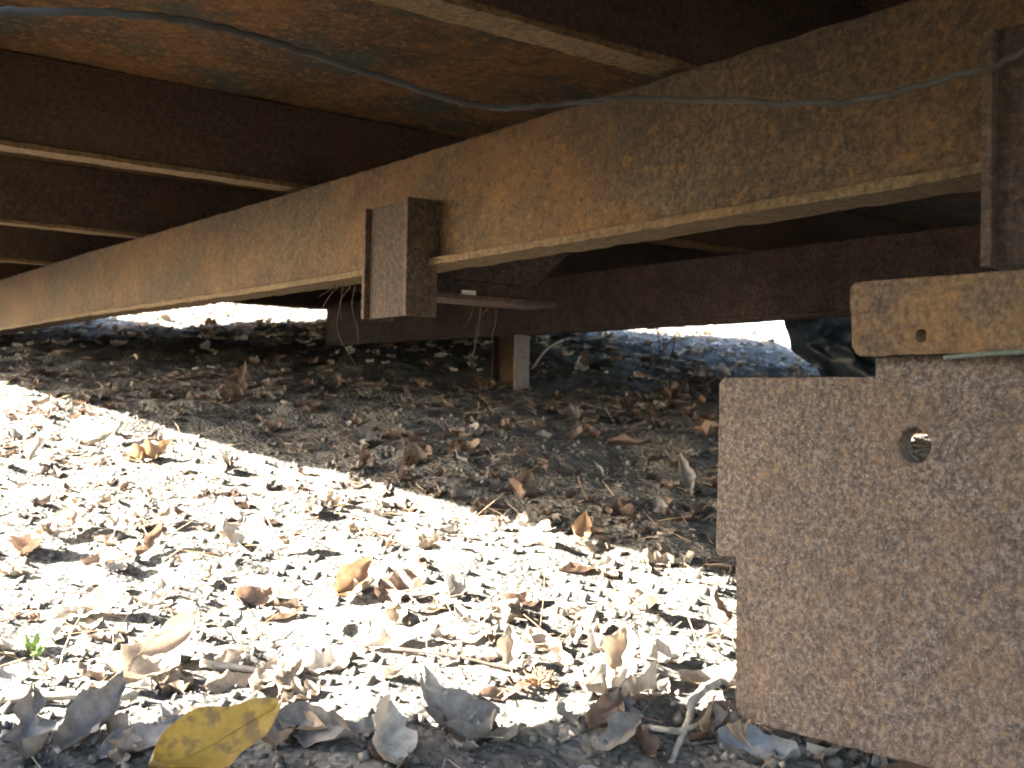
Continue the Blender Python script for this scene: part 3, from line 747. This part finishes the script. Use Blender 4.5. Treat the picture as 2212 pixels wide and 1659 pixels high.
def reg_near(c):
    y = 1.25 + 3.6 * rng.random(c * 4) ** 0.8; x = rng.uniform(-1, 1, c * 4) * (0.585 * y + 0.2) - 0.035 * y
    ok = (vnoise(x * 3.1, y * 3.1, 5) * 1.5 + 0.5) > rng.random(c * 4)
    return x[ok][:c], y[ok][:c]
def reg_far(c):
    y = 4.3 + 6.7 * rng.random(c * 2) ** 0.8; x = rng.uniform(-1, 1, c * 2) * (0.535 * y + 0.3) - 0.085 * y
    keep = rng.random(c * 2) < 0.25 + 0.75 * np.maximum(sst(0.2, 1.0, x), sst(5.8, 7.2, y))
    return x[keep][:c], y[keep][:c]
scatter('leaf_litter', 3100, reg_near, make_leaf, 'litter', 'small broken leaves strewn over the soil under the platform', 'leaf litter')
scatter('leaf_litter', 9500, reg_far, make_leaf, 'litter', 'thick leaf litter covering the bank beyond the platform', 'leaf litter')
OV = np.array([(1, 0, 0), (-1, 0, 0), (0, 1, 0), (0, -1, 0), (0, 0, 1), (0, 0, -1)], float)
OF = np.array([(0, 2, 4), (2, 1, 4), (1, 3, 4), (3, 0, 4), (2, 0, 5), (1, 2, 5), (3, 1, 5), (0, 3, 5)])
def make_clod(x, y, h):
    s = 0.003 + 0.011 * random.random() ** 3
    p = OV * (s * rng.uniform(0.6, 1.3, (6, 3))); p = p @ rotm(random.uniform(0, 6), random.uniform(0, 1.5), 0).T
    g = random.uniform(0.6, 1.25)
    return p + np.array([x, y, h + s * 0.25]), OF, np.array((0.092, 0.084, 0.071)) * g
def reg_clod(c):
    y = 1.25 + 2.8 * rng.random(c) ** 1.7; return rng.uniform(-0.6, 0.55, c) * y, y
scatter('soil_crumbs', 6500, reg_clod, make_clod, 'litter', 'crumbs of dry soil over the ground', 'soil crumbs')
def make_needle(x, y, h):
    L = random.uniform(0.03, 0.11); r_ = random.uniform(0.0005, 0.0012); a = random.uniform(0, 6.28)
    el = random.gauss(0.1, 0.25); bend = random.uniform(-0.3, 0.3); P = []
    for k in range(4):
        t = k / 3 - 0.5; aa = a + bend * t
        c = np.array([math.cos(aa) * t * L, math.sin(aa) * t * L, t * L * math.sin(el) + t * L * math.sin(a) * 0.156])
        sd = np.array([-math.sin(aa), math.cos(aa), 0]) * r_
        P += [c + sd, c - sd, c + np.array([0, 0, 1.6 * r_])]
    f = [(k * 3 + i, k * 3 + (i + 1) % 3, k * 3 + 3 + (i + 1) % 3, k * 3 + 3 + i) for k in range(3) for i in range(3)]
    P = np.array(P); P[:, 2] -= P[:, 2].min()
    return P + np.array([x, y, h + random.uniform(0, 0.012)]), np.array(f), np.array(random.choice([(0.24, 0.16, 0.09), (0.17, 0.105, 0.06), (0.30, 0.24, 0.16)]))
scatter('fallen_needles', 1800, reg_near, make_needle, 'litter', 'thin dry needles and stalks strewn among the leaves', 'needles')

# ------------------------------------------------------------------ sticks, roots, strands, weed, plastic
def ground_tube(name, pix, rad, mat, label, cat, lift=0.004, group=None, jit=0.004):
    P = []
    for (px, py, dz) in pix:
        p = on_ground(px, py); P.append(Vector((p.x, p.y, hgt(p.x, p.y) + lift + dz)))
    pts = [p + Vector((random.gauss(0, jit), random.gauss(0, jit), 0)) * 0.35 for p in spline(P, 6)]
    o = tube(name, pts, rad, mat); return tag(o, label, cat, group)
ground_tube('dry_stick', [(435, 1452, 0.004), (520, 1466, 0.006), (612, 1478, 0.003)], lambda t: 0.0065 - 0.002 * t, 'stick', 'pale straight stick above the yellow leaf in the sun', 'stick', 0.006)
ground_tube('dry_stick', [(-30, 1530, 0.004), (120, 1526, 0.006), (295, 1519, 0.004)], 0.006, 'stick', 'pale stick at the left edge by the foreground shade', 'stick', 0.006)
ground_tube('dry_stick', [(850, 1412, 0.004), (980, 1432, 0.004), (1120, 1462, 0.002)], lambda t: 0.0035 - 0.0015 * t, 'strand', 'thin reddish twig crossing the front of the sunlit strip', 'stick', 0.005)
ground_tube('exposed_root', [(1590, 1470, -0.01), (1545, 1500, 0.012), (1500, 1540, 0.016), (1488, 1585, 0.014), (1462, 1630, 0.0), (1440, 1660, -0.012)], lambda t: 0.008 - 0.004 * t, 'root', 'forked grey root left of the stand foot', 'root', 0.004)
ground_tube('exposed_root', [(1380, 1570, -0.008), (1420, 1600, 0.008), (1470, 1608, 0.012), (1540, 1580, 0.006), (1600, 1590, -0.008)], lambda t: 0.0045, 'root', 'thin grey root curling in front of the forked root', 'root', 0.004)
ground_tube('dry_stick', [(1150, 800, 0.0), (1180, 775, 0.04), (1215, 758, 0.05)], 0.006, 'stick', 'bent stick leaning beside the short post', 'stick', 0.01)
for (px, py, dx, lb) in ((1395, 800, 70, 'dark twig slanting right on the bank behind the far beam'), (1440, 800, 20, 'dark twig on the bank nearest the stand'), (1425, 790, -8, 'near-upright dark twig between two slanting ones on the bank')):
    p = on_ground(px, py); a = at(px + dx, py - 85, p.y - 0.05)
    o = tube('bare_twig', spline([p, p.lerp(a, 0.5) + Vector((0.01, 0, 0.01)), a], 6), lambda t: 0.004 - 0.002 * t, 'strand')
    tag(o, lb, 'twig', 'twigs on the bank')
hs = [((742, 612), (735, 660), (728, 705), (742, 745), (770, 790)), ((768, 615), (760, 660), (770, 700), (775, 740)), ((735, 615), (712, 640), (695, 668)), ((758, 618), (736, 650), (738, 690)), ((725, 615), (704, 632), (690, 640))]
LBL = ['longest rootlet hanging below the near beam left of the leg stub', 'rootlet hanging closest to the left side of the leg stub', 'short rootlet slanting left below the near beam', 'middle rootlet bending back below the near beam', 'leftmost stub of a rootlet below the near beam']
for h, lb in zip(hs, LBL):
    P = [at(x, y, 2.62) for x, y in h]
    tag(tube('hanging_rootlet', spline(P, 6), lambda t: 0.0018 - 0.0009 * t, 'strand', sides=5), lb, 'rootlet', 'rootlets left of the leg stub')
hs = [((1025, 650), (1018, 680), (1005, 705)), ((1040, 655), (1035, 700), (1028, 745), (1010, 790)), ((1058, 660), (1036, 690), (1026, 740), (1024, 800)), ((1072, 668), (1070, 700), (1058, 745))]
LBL = ['short rootlet at the left end of the ledge right of the leg stub', 'rootlet from the ledge that swings left at its end', 'longest rootlet hanging from the ledge right of the leg stub', 'rightmost rootlet hanging from the ledge']
for h, lb in zip(hs, LBL):
    P = [at(x, y, 2.72) for x, y in h]
    tag(tube('hanging_rootlet', spline(P, 6), lambda t: 0.0018 - 0.0009 * t, 'strand', sides=5), lb, 'rootlet', 'rootlets right of the leg stub')
# small green weed at the left
wpos = on_ground(72, 1435)
WD = thing('green_weed', wpos, 0, 'tiny green weed in the sun at the left edge', 'weed')
for k in range(7):
    V, F = leaf_mesh(0.035, 0.014, 0.5, 0.3, 0.2, 'oval', 6, 2, 300 + k, 0.04, 0.2)
    o = mesh_obj('weed_leaf', V, F, 'green', WD, smooth=True)
    a = k * 0.9; o.rotation_euler = (0, -0.7, a); o.location = (0.014 * math.cos(a + 3.1) * -1, 0.014 * math.sin(a + 3.1) * -1, 0.018 + 0.003 * k)
# fuzzy brown seed clump
sp_ = on_ground(1165, 1500)
VV = []; FF = []; b0 = 0
for k in range(90):
    d = Vector((random.gauss(0, 1), random.gauss(0, 1), abs(random.gauss(0, 1)))).normalized()
    v, f = tube('', [d * 0.004, d * 0.016 + Vector((random.gauss(0, .003), random.gauss(0, .003), 0)), d * random.uniform(0.022, 0.034)], lambda t: 0.0016 - 0.001 * t, None, sides=4, ret=True)
    VV += v; FF += [tuple(i + b0 for i in q_) for q_ in f]; b0 += len(v)
o = mesh_obj('seed_clump', VV, FF, 'leaf_orange'); o.location = (sp_.x, sp_.y, hgt(sp_.x, sp_.y) + 0.008)
tag(o, 'fuzzy rust-brown seed clump at the front of the sunlit strip', 'seed clump')
# black plastic sheet bunched behind the stand
V = []; F = []; NU, NV = 60, 44
B = at(2120, 700, 4.1)
for i in range(NU + 1):
    for j in range(NV + 1):
        u_ = i / NU; v_ = j / NV
        # the free edge runs down to the right, under the leaves of the bank
        e0 = [at(1800, 850, 4.5), at(1772, 808, 4.5), at(1716, 752, 4.55), at(1697, 705, 4.6), at(1692, 640, 4.6), at(1690, 560, 4.6)]
        k_ = min(4.999, v_ * 5); A = e0[int(k_)].lerp(e0[int(k_) + 1], k_ - int(k_))
        p = A.lerp(Vector((B.x, B.y, A.z)), u_)
        fold = 0.06 * math.sin(11 * u_ + 3.5 * v_ + 1.4 * math.sin(4 * v_)) + 0.035 * math.sin(29 * u_ - 9 * v_) + 0.03 * abs(math.sin(17 * u_ + 13 * v_)) - 0.04 * abs(math.sin(8 * u_ - 11 * v_ + 1)) + 0.06 * float(fbm(u_ * 6, v_ * 5, 1.0, 3, 77))
        p.y += fold; p.x += 0.02 * math.sin(9 * v_ + 2) * u_
        V.append(p)
for i in range(NU):
    for j in range(NV):
        q_ = i * (NV + 1) + j; F.append((q_, q_ + NV + 1, q_ + NV + 2, q_ + 1))
o = mesh_obj('plastic_sheet', V, F, 'plastic', None, smooth=True)
tag(o, 'bunched black plastic sheet hanging behind the stand beyond the far beam', 'plastic sheet')
